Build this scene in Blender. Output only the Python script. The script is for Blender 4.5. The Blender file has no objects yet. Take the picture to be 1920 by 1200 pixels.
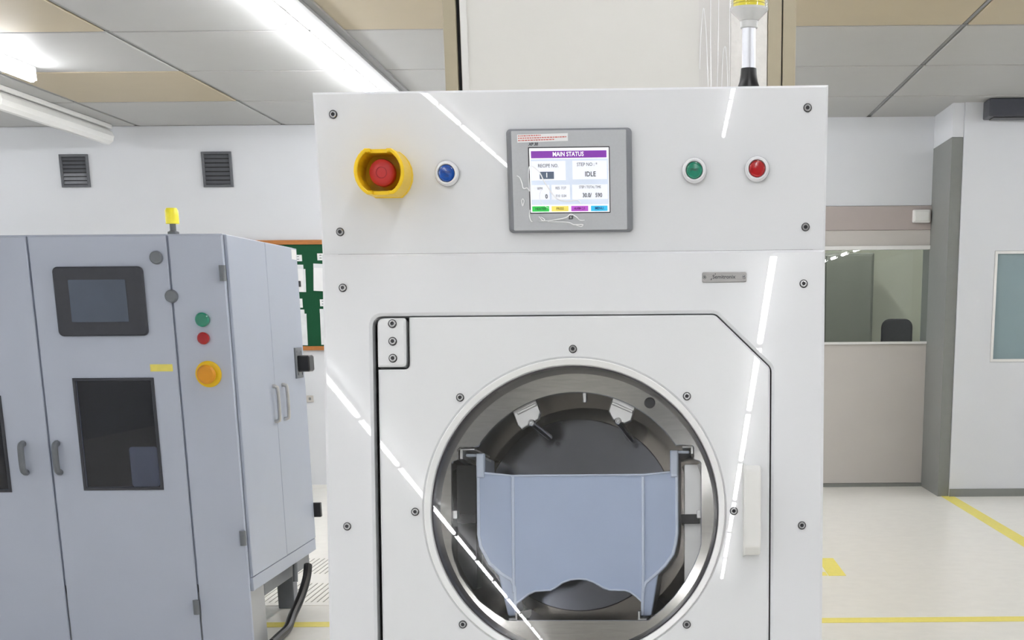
import bpy, bmesh, math, random
from mathutils import Matrix, Vector
from mathutils.geometry import tessellate_polygon
random.seed(7)
SC = bpy.context.scene
COL = SC.collection

# ------------------------------------------------------------------ camera
CAM_Z = 1.35
F_PX, PX, PY = 2700.0, 1234.187, 1293.086          # focal length and lens axis, in pixels of the 1920 x 1200 frame
PITCH, ROLL = 0.2500967, 0.0078681
fw = Vector((0, math.cos(PITCH), -math.sin(PITCH)))
rt = Vector((1, 0, 0))
dn = fw.cross(rt)
rt2 = rt * math.cos(ROLL) + dn * math.sin(ROLL)
dn2 = -rt * math.sin(ROLL) + dn * math.cos(ROLL)
cd = bpy.data.cameras.new('camera')
cd.sensor_fit = 'HORIZONTAL'
cd.sensor_width = 36.0
cd.lens = 36.0 * F_PX / 1920
cd.shift_x = (960 - PX) / 1920
cd.shift_y = (PY - 600) / 1920
cd.clip_start = 0.05
cam = bpy.data.objects.new('camera', cd)
COL.objects.link(cam)
cam.matrix_world = Matrix(((rt2.x, -dn2.x, -fw.x, 0), (rt2.y, -dn2.y, -fw.y, 0), (rt2.z, -dn2.z, -fw.z, CAM_Z), (0, 0, 0, 1)))
SC.camera = cam

# ------------------------------------------------------------------ world, exposure (all light comes from the strip lights)
w = bpy.data.worlds.new('world')
SC.world = w
w.use_nodes = True
w.node_tree.nodes['Background'].inputs[0].default_value = (0.8, 0.85, 0.9, 1)
w.node_tree.nodes['Background'].inputs[1].default_value = 0.3
SC.view_settings.view_transform = 'Standard'
SC.view_settings.look = 'None'
SC.view_settings.gamma = 1.0
SC.view_settings.use_curve_mapping = False
SC.view_settings.exposure = 0.88
LAMP = 26.0
SC.cycles.max_bounces = 7
SC.cycles.use_light_tree = False
SC.cycles.diffuse_bounces = 4
SC.cycles.glossy_bounces = 4
SC.cycles.transparent_max_bounces = 8
SC.cycles.caustics_reflective = False
SC.cycles.caustics_refractive = False
SC.cycles.use_adaptive_sampling = True
SC.cycles.adaptive_threshold = 0.05


# ------------------------------------------------------------------ materials
def srgb(r, g, b):
    f = lambda c: (c / 255 / 12.92) if c / 255 <= 0.04045 else ((c / 255 + 0.055) / 1.055) ** 2.4
    return (f(r), f(g), f(b), 1)


def mat(name, col, rough=0.5, metal=0.0, var=0.03, scale=30.0, ior=1.5, bump=0.0, bscale=200.0, emit=0.0, stretch=None, coat=0.0, alpha=1.0):
    m = bpy.data.materials.new(name)
    m.use_nodes = True
    nt = m.node_tree
    b = nt.nodes['Principled BSDF']
    c = srgb(*col)
    tc = nt.nodes.new('ShaderNodeTexCoord')
    mp = nt.nodes.new('ShaderNodeMapping')
    if stretch:
        mp.inputs['Scale'].default_value = stretch
    nt.links.new(tc.outputs['Object'], mp.inputs['Vector'])
    nz = nt.nodes.new('ShaderNodeTexNoise')
    nz.inputs['Scale'].default_value = scale
    nz.inputs['Detail'].default_value = 3
    nt.links.new(mp.outputs[0], nz.inputs['Vector'])
    rp = nt.nodes.new('ShaderNodeValToRGB')
    rp.color_ramp.elements[0].position = 0.3
    rp.color_ramp.elements[1].position = 0.7
    rp.color_ramp.elements[0].color = tuple(min(1, x * (1 - var)) for x in c[:3]) + (1,)
    rp.color_ramp.elements[1].color = tuple(min(1, x * (1 + var)) for x in c[:3]) + (1,)
    nt.links.new(nz.outputs[0], rp.inputs[0])
    nt.links.new(rp.outputs[0], b.inputs['Base Color'])
    b.inputs['Roughness'].default_value = rough
    b.inputs['Metallic'].default_value = metal
    b.inputs['IOR'].default_value = ior
    b.inputs['Coat Weight'].default_value = coat
    b.inputs['Coat Roughness'].default_value = 0.04
    b.inputs['Alpha'].default_value = alpha
    if emit:
        nt.links.new(rp.outputs[0], b.inputs['Emission Color'])
        b.inputs['Emission Strength'].default_value = emit
    if bump:
        n2 = nt.nodes.new('ShaderNodeTexNoise')
        n2.inputs['Scale'].default_value = bscale
        nt.links.new(mp.outputs[0], n2.inputs['Vector'])
        bp = nt.nodes.new('ShaderNodeBump')
        bp.inputs['Strength'].default_value = bump
        bp.inputs['Distance'].default_value = 0.001
        nt.links.new(n2.outputs[0], bp.inputs['Height'])
        nt.links.new(bp.outputs[0], b.inputs['Normal'])
    return m


def glass(name, tint, f0=0.043, rough=0.0):
    """thin clear pane: see-through, with a mirror share that grows towards grazing angles (the same from both sides)"""
    m = bpy.data.materials.new(name)
    m.use_nodes = True
    nt = m.node_tree
    nt.nodes.remove(nt.nodes['Principled BSDF'])
    out = nt.nodes['Material Output']
    tr = nt.nodes.new('ShaderNodeBsdfTransparent')
    tr.inputs[0].default_value = tint
    gl = nt.nodes.new('ShaderNodeBsdfGlossy')
    gl.inputs['Roughness'].default_value = rough
    lw = nt.nodes.new('ShaderNodeLayerWeight')
    lw.inputs[0].default_value = 0.5
    pw = nt.nodes.new('ShaderNodeMath')
    pw.operation = 'POWER'
    pw.inputs[1].default_value = 5.0
    ma = nt.nodes.new('ShaderNodeMath')
    ma.operation = 'MULTIPLY_ADD'
    ma.inputs[1].default_value = 1.0 - f0
    ma.inputs[2].default_value = f0
    mx = nt.nodes.new('ShaderNodeMixShader')
    nt.links.new(lw.outputs['Facing'], pw.inputs[0])
    nt.links.new(pw.outputs[0], ma.inputs[0])
    nt.links.new(ma.outputs[0], mx.inputs[0])
    nt.links.new(tr.outputs[0], mx.inputs[1])
    nt.links.new(gl.outputs[0], mx.inputs[2])
    nt.links.new(mx.outputs[0], out.inputs[0])
    return m


M = dict(
    gloss_white=mat('gloss_white_panel', (228, 229, 231), 0.004, var=0.006, scale=6, ior=1.55),
    door_white=mat('door_white', (229, 230, 231), 0.005, var=0.006, scale=6, ior=1.55),
    satin_white=mat('satin_white', (232, 231, 227), 0.3, var=0.01),
    warm_white=mat('warm_white', (244, 244, 243), 0.4, var=0.01),
    wall=mat('wall_white', (214, 216, 219), 0.5, var=0.012, scale=3),
    floor=mat('floor_vinyl', (240, 237, 229), 0.28, var=0.025, scale=14),
    tile=mat('ceiling_panel', (182, 182, 180), 0.5, var=0.012, scale=5),
    tile_beige=mat('ceiling_panel_beige', (188, 175, 148), 0.5, var=0.015, scale=5),
    rail=mat('ceiling_rail', (150, 150, 148), 0.4, 0.6, var=0.03),
    joint=mat('ceiling_joint', (90, 90, 88), 0.7, var=0.04),
    beige=mat('beige_trim', (178, 168, 144), 0.45, var=0.02),
    column=mat('column_panel', (228, 226, 220), 0.4, var=0.01, scale=4),
    column_rough=mat('column_rough_strip', (236, 233, 228), 0.18, var=0.03, scale=60, bump=0.9, bscale=90),
    taupe=mat('taupe_header', (176, 166, 161), 0.5, var=0.03, scale=4),
    greige=mat('greige_panel', (196, 191, 185), 0.5, var=0.02, scale=3),
    corner_grey=mat('corner_grey', (128, 130, 126), 0.5, var=0.02),
    olive_wall=mat('olive_wall', (218, 219, 198), 0.6, var=0.03, scale=4),
    olive_dark=mat('olive_dark', (128, 130, 118), 0.5, var=0.05, scale=4),
    black=mat('black_plastic', (26, 26, 28), 0.35, var=0.1),
    rubber=mat('dark_gasket', (66, 63, 68), 0.35, var=0.05),
    dark=mat('dark_recess', (40, 40, 42), 0.6, var=0.1),
    steel=mat('brushed_steel', (192, 188, 182), 0.14, 1.0, var=0.05, scale=40, stretch=(1, 12, 1)),
    liner=mat('chamber_steel', (138, 132, 125), 0.14, 1.0, var=0.06, scale=12),
    disc=mat('rotor_disc', (118, 120, 128), 0.12, 1.0, var=0.03, scale=10),
    plate_steel=mat('nameplate_steel', (150, 148, 146), 0.35, 1.0, var=0.1, scale=60, stretch=(1, 20, 1)),
    bright_steel=mat('bright_steel', (205, 204, 202), 0.3, 1.0, var=0.04),
    screw=mat('screw_steel', (170, 170, 170), 0.25, 1.0, var=0.08),
    screw_dark=mat('screw_socket', (62, 62, 64), 0.4, 0.6, var=0.1),
    chrome=mat('chrome', (225, 225, 228), 0.08, 1.0, var=0.02),
    yellow=mat('guard_yellow', (244, 202, 20), 0.35, var=0.03),
    red=mat('mushroom_red', (190, 46, 46), 0.38, var=0.05),
    red_dark=mat('mushroom_ring', (160, 30, 32), 0.4, var=0.05),
    lens_blue=mat('lens_blue', (6, 78, 172), 0.12, var=0.08, coat=0.6),
    lens_green=mat('lens_green', (12, 134, 104), 0.15, var=0.06, coat=0.6),
    lens_red=mat('lens_red', (178, 12, 18), 0.12, var=0.08, coat=0.6),
    button_ring=mat('button_ring', (228, 228, 230), 0.12, var=0.02),
    hmi_dark=mat('screen_housing', (128, 130, 135), 0.35, var=0.03),
    hmi_face=mat('screen_faceplate', (186, 188, 191), 0.35, 0.0, var=0.02, scale=400),
    scr_border=mat('screen_border', (38, 36, 42), 0.4, var=0.05),
    scr_white=mat('screen_white', (250, 251, 253), 0.2, var=0.004, emit=0.180),
    scr_blue=mat('screen_pale_blue', (212, 222, 236), 0.2, var=0.01, emit=0.140),
    scr_panel=mat('screen_readout', (238, 241, 248), 0.2, var=0.01, emit=0.160),
    scr_grey=mat('screen_slate', (94, 106, 124), 0.2, var=0.02, emit=0.080),
    scr_purple=mat('screen_purple', (134, 62, 170), 0.2, var=0.04, emit=0.100),
    scr_green=mat('screen_green', (62, 208, 92), 0.2, var=0.04, emit=0.120),
    scr_yellow=mat('screen_yellow', (240, 224, 110), 0.2, var=0.04, emit=0.120),
    scr_magenta=mat('screen_magenta', (190, 92, 206), 0.2, var=0.04, emit=0.120),
    scr_cyan=mat('screen_cyan', (60, 190, 236), 0.2, var=0.04, emit=0.120),
    ink=mat('ink_dark', (48, 48, 54), 0.5, var=0.05),
    ink_grey=mat('ink_grey', (88, 90, 98), 0.5, var=0.05),
    ink_red=mat('ink_red', (214, 110, 100), 0.5, var=0.05),
    ink_green=mat('ink_green', (10, 96, 44), 0.5, var=0.05),
    ink_olive=mat('ink_olive', (150, 130, 40), 0.5, var=0.05),
    ink_blue=mat('ink_blue', (10, 60, 130), 0.5, var=0.05),
    ink_purple=mat('ink_purple', (120, 30, 130), 0.5, var=0.05),
    white_ink=mat('ink_white', (255, 255, 255), 0.3, var=0.004, emit=0.160),
    paper=mat('paper', (240, 240, 240), 0.5, var=0.02, scale=20),
    sleeve=mat('plastic_sleeve', (226, 229, 230), 0.12, var=0.05, scale=18, bump=0.6, bscale=40),
    film=mat('film_glint', (250, 250, 250), 0.1, var=0.01),  # white colour stands in for lamp glints on clear film
    green_felt=mat('green_felt', (2, 76, 44), 0.85, var=0.06, scale=120),
    oak=mat('orange_wood', (176, 112, 52), 0.45, var=0.12, scale=20, stretch=(1, 8, 8)),
    cassette=mat('milky_plastic', (180, 193, 219), 0.22, var=0.02, scale=10),
    cassette_edge=mat('milky_plastic_edge', (212, 221, 238), 0.22, var=0.02, scale=10),
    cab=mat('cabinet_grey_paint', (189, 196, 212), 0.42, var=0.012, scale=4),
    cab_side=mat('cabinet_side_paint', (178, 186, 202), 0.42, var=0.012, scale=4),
    cab_base=mat('cabinet_base_paint', (182, 184, 186), 0.5, var=0.02, scale=6),
    cab_grey=mat('hinge_grey', (120, 124, 130), 0.4, var=0.04),
    bezel_dark=mat('dark_bezel', (58, 60, 68), 0.4, var=0.04),
    scr_off=mat('sleeping_screen', (82, 92, 108), 0.2, var=0.06, scale=5),
    amber=mat('amber_plastic', (226, 152, 22), 0.4, var=0.04),
    tape=mat('yellow_floor_tape', (240, 226, 112), 0.5, var=0.04, scale=40),
    teal_glass=mat('teal_blind', (166, 185, 198), 0.3, var=0.03, scale=4),
    slot=mat('grating_slot', (150, 148, 138), 0.7, var=0.08),
    vent=mat('vent_grey', (92, 94, 98), 0.5, var=0.05),
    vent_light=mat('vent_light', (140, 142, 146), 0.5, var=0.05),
    tower_yellow=mat('tower_yellow', (240, 226, 60), 0.3, var=0.03, emit=0.12),
    tower_text=mat('tower_rib', (196, 176, 30), 0.4, var=0.05),
    clear_grey=mat('clear_funnel', (214, 214, 212), 0.15, var=0.02),
    alu=mat('aluminium', (214, 215, 220), 0.3, 0.7, var=0.02),
    tank=mat('pale_blue_tank', (176, 190, 214), 0.4, var=0.08, scale=10),
    lamp_dead=mat('unlit_lamp', (236, 236, 232), 0.3, var=0.01),
)
M['tube'] = mat('lamp_tube', (250, 251, 255), 0.3, var=0.0, emit=LAMP)
M['window_glass'] = glass('clear_pane', (0.985, 0.99, 0.995, 1))
M['pane'] = glass('partition_pane', (0.92, 0.94, 0.92, 1))
M['dark_pane'] = glass('tinted_pane', (0.62, 0.63, 0.68, 1))
M['clear_film'] = glass('clear_film', (0.975, 0.97, 0.98, 1), 0.02, 0.15)
M['clear_lens'] = glass('clear_lens', (0.96, 0.96, 0.93, 1), 0.04, 0.05)


# ------------------------------------------------------------------ helpers
WM = {}


def link(name, data, parent, Mw):
    o = bpy.data.objects.new(name, data)
    COL.objects.link(o)
    if parent is not None:
        o.parent = parent
        o.matrix_basis = WM[parent.name].inverted() @ Mw
    else:
        o.matrix_basis = Mw
    WM[o.name] = Mw.copy()
    return o


def empty(name, loc, Mw=None):
    o = link(name, None, None, Mw if Mw is not None else Matrix.Translation(loc))
    o.empty_display_size = 0.05
    return o


def obj(name, bm, m, parent=None, Mw=None, bevel=0.0, seg=2, smooth=False):
    if bevel:
        bmesh.ops.remove_doubles(bm, verts=bm.verts, dist=1e-6)
        bmesh.ops.bevel(bm, geom=[e for e in bm.edges if e.is_manifold and e.calc_face_angle(0) > 0.3], offset=bevel, segments=seg, affect='EDGES', profile=0.5, clamp_overlap=True)
    bmesh.ops.recalc_face_normals(bm, faces=bm.faces)
    if Mw is None:
        lo = Vector([min(v.co[i] for v in bm.verts) for i in range(3)])
        hi = Vector([max(v.co[i] for v in bm.verts) for i in range(3)])
        c = (lo + hi) / 2
        c.z = lo.z
        bmesh.ops.translate(bm, verts=bm.verts, vec=-c)
        Mw = Matrix.Translation(c)
    me = bpy.data.meshes.new(name)
    bm.to_mesh(me)
    bm.free()
    if isinstance(m, (list, tuple)):
        for k in m:
            me.materials.append(M[k])
    else:
        me.materials.append(M[m])
    if smooth:
        for p in me.polygons:
            p.use_smooth = True
        me.set_sharp_from_angle(angle=math.radians(35))
    return link(name, me, parent, Mw)


def tag(o, label=None, cat=None, group=None, kind=None):
    for k, v in (('label', label), ('category', cat), ('group', group), ('kind', kind)):
        if v:
            o[k] = v
    return o


def NB():
    return bmesh.new()


def box(bm, x0, x1, y0, y1, z0, z1, mi=0):
    v = [bm.verts.new(p) for p in ((x0, y0, z0), (x1, y0, z0), (x1, y1, z0), (x0, y1, z0), (x0, y0, z1), (x1, y0, z1), (x1, y1, z1), (x0, y1, z1))]
    for f in ((0, 3, 2, 1), (4, 5, 6, 7), (0, 1, 5, 4), (1, 2, 6, 5), (2, 3, 7, 6), (3, 0, 4, 7)):
        bm.faces.new([v[i] for i in f]).material_index = mi
    return bm


def bx(*a):
    return box(NB(), *a)


def ccw(p):
    a = sum(p[i - 1][0] * p[i][1] - p[i][0] * p[i - 1][1] for i in range(len(p)))
    return list(p) if a > 0 else list(reversed(p))


def inset(p, d):
    """ccw outline moved inward by d"""
    n = len(p)
    out = []
    for i in range(n):
        a, b, c = Vector(p[i - 1]), Vector(p[i]), Vector(p[(i + 1) % n])
        e1, e2 = (b - a).normalized(), (c - b).normalized()
        n1, n2 = Vector((-e1.y, e1.x)), Vector((-e2.y, e2.x))
        k = 1 + n1.dot(n2)
        out.append(tuple(b + (n1 + n2) * (d / max(k, 0.35))))
    return out


def plate(bm, outer, w0, w1, holes=(), b=0.0, mi=0):
    """flat plate with holes between w0 (back) and w1 (front), front edges chamfered by b"""
    outer = ccw(outer)
    loops = [outer] + [list(reversed(ccw(h))) for h in holes]
    rings = []
    for L in loops:
        fr = inset(L, b) if b else L
        rb = [bm.verts.new((x, y, w0)) for x, y in L]
        rs = [bm.verts.new((x, y, w1 - b)) for x, y in L] if b else None
        rf = [bm.verts.new((x, y, w1)) for x, y in fr]
        seq = [rb, rs, rf] if b else [rb, rf]
        n = len(L)
        for A, B in zip(seq[:-1], seq[1:]):
            for i in range(n):
                j = (i + 1) % n
                bm.faces.new((A[i], A[j], B[j], B[i])).material_index = mi
        rings.append((rb, rf))
    for k in (0, 1):
        vs = [v for r in rings for v in r[k]]
        tris = tessellate_polygon([[v.co for v in r[k]] for r in rings])
        for t in tris:
            try:
                bm.faces.new([vs[i] for i in t]).material_index = mi
            except ValueError:
                pass
    return bm


def circ(cx, cy, r, n=64, a0=0.0, a1=2 * math.pi):
    full = abs(a1 - a0 - 2 * math.pi) < 1e-6
    m = n if full else n - 1
    return [(cx + r * math.cos(a0 + (a1 - a0) * i / m), cy + r * math.sin(a0 + (a1 - a0) * i / m)) for i in range(n)]


def rrect(x0, x1, y0, y1, r, n=5):
    p = []
    for cx, cy, a in ((x1 - r, y1 - r, 0), (x0 + r, y1 - r, 90), (x0 + r, y0 + r, 180), (x1 - r, y0 + r, 270)):
        p += [(cx + r * math.cos(math.radians(a + 90 * i / n)), cy + r * math.sin(math.radians(a + 90 * i / n))) for i in range(n + 1)]
    return p


def fillet(pts, radii, n=5):
    """round the corners of a polygon"""
    out = []
    N = len(pts)
    for i in range(N):
        p, r = Vector(pts[i]), radii[i]
        if r <= 0:
            out.append(tuple(p))
            continue
        a, c = Vector(pts[i - 1]), Vector(pts[(i + 1) % N])
        d1, d2 = (a - p).normalized(), (c - p).normalized()
        ang = d1.angle(d2)
        t = min(r / math.tan(ang / 2), 0.48 * (a - p).length, 0.48 * (c - p).length)
        p1, p2 = p + d1 * t, p + d2 * t
        for k in range(n + 1):
            s = k / n
            out.append(tuple(p1 * (1 - s) ** 2 + p * 2 * s * (1 - s) + p2 * s * s))
    return out


def lathe(bm, prof, n=48, c=(0, 0), mi=0, close=False):
    rings = []
    for r, z in prof:
        if r < 1e-7:
            rings.append([bm.verts.new((c[0], c[1], z))])
        else:
            rings.append([bm.verts.new((c[0] + r * math.cos(2 * math.pi * i / n), c[1] + r * math.sin(2 * math.pi * i / n), z)) for i in range(n)])
    pairs = list(zip(rings[:-1], rings[1:]))
    if close:
        pairs.append((rings[-1], rings[0]))
    for A, B in pairs:
        for i in range(n):
            j = (i + 1) % n
            if len(A) == 1 and len(B) == 1:
                continue
            if len(A) == 1:
                f = (A[0], B[j], B[i])
            elif len(B) == 1:
                f = (A[i], A[j], B[0])
            else:
                f = (A[i], A[j], B[j], B[i])
            bm.faces.new(f).material_index = mi
    return bm


def tube(bm, pts, r, n=10, mi=0):
    pts = [Vector(p) for p in pts]
    rings = []
    up = Vector((0, 0, 1))
    for i, p in enumerate(pts):
        t = (pts[min(i + 1, len(pts) - 1)] - pts[max(i - 1, 0)]).normalized()
        a = t.cross(up)
        if a.length < 1e-3:
            a = t.cross(Vector((1, 0, 0)))
        a.normalize()
        b = t.cross(a).normalized()
        rr = r[i] if isinstance(r, (list, tuple)) else r
        rings.append([bm.verts.new(p + a * rr * math.cos(2 * math.pi * k / n) + b * rr * math.sin(2 * math.pi * k / n)) for k in range(n)])
    for A, B in zip(rings[:-1], rings[1:]):
        for k in range(n):
            bm.faces.new((A[k], A[(k + 1) % n], B[(k + 1) % n], B[k])).material_index = mi
    bm.faces.new(rings[0]).material_index = mi
    bm.faces.new(rings[-1]).material_index = mi
    return bm


def smooth_path(pts, n=6):
    pts = [Vector(p) for p in pts]
    out = []
    for i in range(len(pts) - 1):
        p0, p1, p2, p3 = pts[max(i - 1, 0)], pts[i], pts[i + 1], pts[min(i + 2, len(pts) - 1)]
        for k in range(n):
            t = k / n
            out.append(0.5 * ((2 * p1) + (p2 - p0) * t + (2 * p0 - 5 * p1 + 4 * p2 - p3) * t * t + (3 * p1 - p0 - 3 * p2 + p3) * t ** 3))
    out.append(pts[-1])
    return out


def text(name, s, u, v, w, h, m, parent, Mw, sx=1.0, bold=0.0, align='CENTER', shear=0.0):
    """flat lettering with capitals of height h, centred on (u, v), lying at w in the frame Mw"""
    cu = bpy.data.curves.new(name, 'FONT')
    cu.body = s
    cu.size = h / 0.72
    cu.align_x = align
    cu.align_y = 'CENTER'
    cu.extrude = 0.00012
    cu.offset = bold
    cu.shear = shear
    cu.resolution_u = 3
    t = bpy.data.objects.new('tmp_text', cu)
    COL.objects.link(t)
    bpy.context.view_layer.update()
    me = bpy.data.meshes.new_from_object(t.evaluated_get(bpy.context.evaluated_depsgraph_get()))
    bpy.data.objects.remove(t)
    bpy.data.curves.remove(cu)
    me.name = name
    me.transform(Matrix.Translation((u, v, w)) @ Matrix.Diagonal((sx, 1, 1, 1)))
    me.materials.clear()
    me.materials.append(M[m])
    return link(name, me, parent, Mw)


# ================================================================== THE ROOM
ZC = 2.90            # ceiling height
YW = 12.30           # far wall
YP = 12.10           # glazed partition
X0, X1, YB = -7.0, 6.0, -17.0


def struct(name, bm, m, parent=None, **k):
    o = obj(name, bm, m, parent, **k)
    if parent is None:
        o['kind'] = 'structure'
    return o


floor = struct('floor', bx(X0, X1, YB, 16.0, -0.10, 0.0), 'floor')
struct('wall_back', bx(X0, 1.0, YW, YW + 0.1, 0.0, ZC), 'wall')
struct('wall_left', bx(X0 - 0.1, X0, YB, 16.0, 0.0, ZC), 'wall')
struct('wall_right', bx(X1, X1 + 0.1, YB, 16.0, 0.0, ZC), 'wall')
struct('wall_rear', bx(X0, X1, YB - 0.1, YB, 0.0, ZC), 'wall')
struct('baseboard_back', bx(X0, 1.0, YW - 0.015, YW, 0.0, 0.03), 'satin_white')

# ceiling: a slab, and in front of the viewer panels set in rails
TX, TY = 1.165, 1.272
ceil = struct('ceiling', bx(X0, X1, YB, 16.0, ZC + 0.02, ZC + 0.12), 'joint')
xs = [1.695 + TX * k for k in range(-7, 4)]
ys = [YW - TY * k for k in range(0, 7)]          # 12.30, 11.03, 9.76, 8.48, 7.21 ...
tile_me = {}
G = 0.016
for i, x in enumerate(xs):
    for j, y in enumerate(ys[1:]):
        k = round((x - 1.695) / TX)
        key = 'tile_beige' if ((k, j) in {(-3, 3), (-2, 3), (-5, 3), (-1, 3), (0, 3), (-5, 1), (-1, 4), (-2, 4), (-3, 4), (-5, 4), (-4, 4), (0, 4)}) else 'tile'
        if key not in tile_me:
            b = NB()
            box(b, G, TX - G, G, TY - G, 0, 0.02)
            t = obj('ceiling_panel', b, key, ceil, Mw=Matrix.Translation((x, y, ZC)), bevel=0.004, seg=1)
            tile_me[key] = t.data
        else:
            link('ceiling_panel', tile_me[key], ceil, Matrix.Translation((x, y, ZC)))
yl = ys[-1]
for j, y in enumerate(ys[1:]):
    obj('ceiling_rail', bx(X0, X1, y - 0.010, y + 0.010, ZC + 0.004, ZC + 0.02), 'rail', ceil)
for x in xs:
    obj('ceiling_rail', bx(x - 0.010, x + 0.010, yl, YW, ZC + 0.006, ZC + 0.02), 'rail', ceil)
obj('ceiling_field', bx(X0, X1, YB, yl - 0.02, ZC, ZC + 0.02), 'tile', ceil)

obj('ceiling_field', bx(X0, X1, YW + 0.11, 16.0, ZC, ZC + 0.02), 'tile', ceil)

# column behind the machine
CY = 4.0
struct('wall_column', bx(-0.495, 0.294, CY, CY + 0.5, 0, ZC), 'column')
for k, (a, b2) in enumerate(((-0.537, -0.504), (0.2945, 0.3295), (0.3325, 0.366))):
    struct('trim_%d' % (k + 1), bx(a, b2, CY - 0.012, CY + 0.5, 0, ZC), 'beige', bevel=0.003)
struct('trim_4', bx(-0.5035, -0.4955, CY + 0.01, CY + 0.4, 0, ZC), 'dark')
struct('trim_5', bx(0.3297, 0.3323, CY + 0.004, CY + 0.4, 0, ZC), 'dark')
struct('trim_6', bx(-0.494, -0.476, CY - 0.006, CY - 0.0005, 0, ZC), 'satin_white', bevel=0.002)
struct('trim_7', bx(0.199, 0.293, CY - 0.006, CY - 0.0005, 0, ZC), 'column_rough', bevel=0.001)

# glazed partition on the right
PX0, PX1 = 1.0, 2.213
struct('wall_partition_top', bx(PX0, PX1, YP, YP + 0.1, 2.235, ZC), 'wall')
struct('wall_partition_header', bx(PX0, PX1, YP - 0.01, YP + 0.1, 2.05, 2.232), 'taupe')
struct('wall_partition_band', bx(PX0, PX1, YP, YP + 0.1, 1.93, 2.048), 'greige')
win = struct('window_1', bx(PX0, PX1, YP - 0.02, YP + 0.06, 1.898, 1.928), 'satin_white')
obj('window_sill', bx(PX0, PX1, YP - 0.02, YP + 0.06, 1.160, 1.178), 'satin_white', win)
obj('pane', bx(PX0, PX1, YP + 0.02, YP + 0.026, 1.178, 1.898), 'pane', win)
struct('wall_partition_base', bx(PX0, PX1, YP, YP + 0.1, 0.03, 1.158), 'greige')
struct('baseboard_partition', bx(PX0, PX1, YP - 0.012, YP + 0.1, 0.0, 0.028), 'corner_grey')
struct('wall_partition_end', bx(0.90, PX0 - 0.001, YP, YW + 0.3, 0, ZC), 'wall')
# room behind the glass
struct('wall_beyond', bx(0.9, 3.6, 15.0, 15.1, 0, ZC), 'olive_wall')
# white wall jutting out on the right
RY = 11.35
rw = struct('wall_right_front', plate(NB(), [(2.30, 0.0), (X1, 0.0), (X1, ZC), (2.30, ZC)], -0.6, 0.0, holes=[[(2.57, 1.03), (3.5, 1.03), (3.5, 1.85), (2.57, 1.85)]]), 'wall',
            Mw=Matrix(((1, 0, 0, 0), (0, 0, -1, RY), (0, 1, 0, 0), (0, 0, 0, 1))))
struct('trim_8', bx(2.214, 2.298, RY + 0.02, YP + 0.3, 0, 2.66), 'corner_grey')
struct('trim_9', bx(2.214, 2.298, RY + 0.02, YP + 0.3, 2.662, ZC), 'wall')
struct('baseboard_right_front', bx(2.30, X1, RY - 0.012, RY - 0.0005, 0, 0.06), 'corner_grey')
w2 = struct('window_2', plate(NB(), [(2.572, 1.032), (3.498, 1.032), (3.498, 1.848), (2.572, 1.848)], -0.05, 0.004, holes=[[(2.592, 1.052), (3.478, 1.052), (3.478, 1.828), (2.592, 1.828)]]), 'satin_white',
            Mw=Matrix(((1, 0, 0, 0), (0, 0, -1, RY), (0, 1, 0, 0), (0, 0, 0, 1))))
obj('pane', bx(2.592, 3.478, RY + 0.02, RY + 0.026, 1.052, 1.828), 'pane', w2)
obj('blind', bx(2.58, 3.49, RY + 0.028, RY + 0.04, 1.05, 1.83), 'teal_glass', w2)

# floor markings and grating
def tape(x0, x1, y0, y1, label):
    tag(obj('floor_tape', bx(x0, x1, y0, y1, 0.0004, 0.0016), 'tape'), label, 'floor tape', 'yellow tape lines on the floor')


tape(-2.6, 0.93, 7.77, 7.88, 'yellow floor tape crossing behind the grey cabinet, the farther of two')
tape(-1.95, 3.6, 6.50, 6.61, 'long yellow floor tape running across in front, nearest of the lines')
tape(0.935, 1.03, 7.76, 8.36, 'short yellow tape piece beside right edge of the white machine')
tape(2.24, 2.34, 6.62, 11.55, 'yellow floor tape running away along the right white wall')
gr = NB()
plate(gr, [(-2.25, 7.02), (-1.25, 7.02), (-1.25, 8.95), (-2.25, 8.95)], 0.0002, 0.0024, holes=[[(-2.22 + 0.030 * k, y0), (-2.212 + 0.030 * k, y0), (-2.212 + 0.030 * k, y0 + 0.55), (-2.22 + 0.030 * k, y0 + 0.55)] for k in range(31) for y0 in (7.10, 7.95)])
gt = tag(obj('floor_grating', gr, 'floor'), 'slotted cream floor grating panel beside the grey cabinet', 'grating')
sb = NB()
for k in range(31):
    for y0 in (7.10, 7.95):
        box(sb, -2.2195 + 0.030 * k, -2.2125 + 0.030 * k, y0 + 0.001, y0 + 0.549, 0.0003, 0.0007)
tag(obj('slot_bed', sb, 'slot', gt), kind='stuff')

# ================================================================== STRIP LIGHTS
LIGHTS = {}


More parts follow.
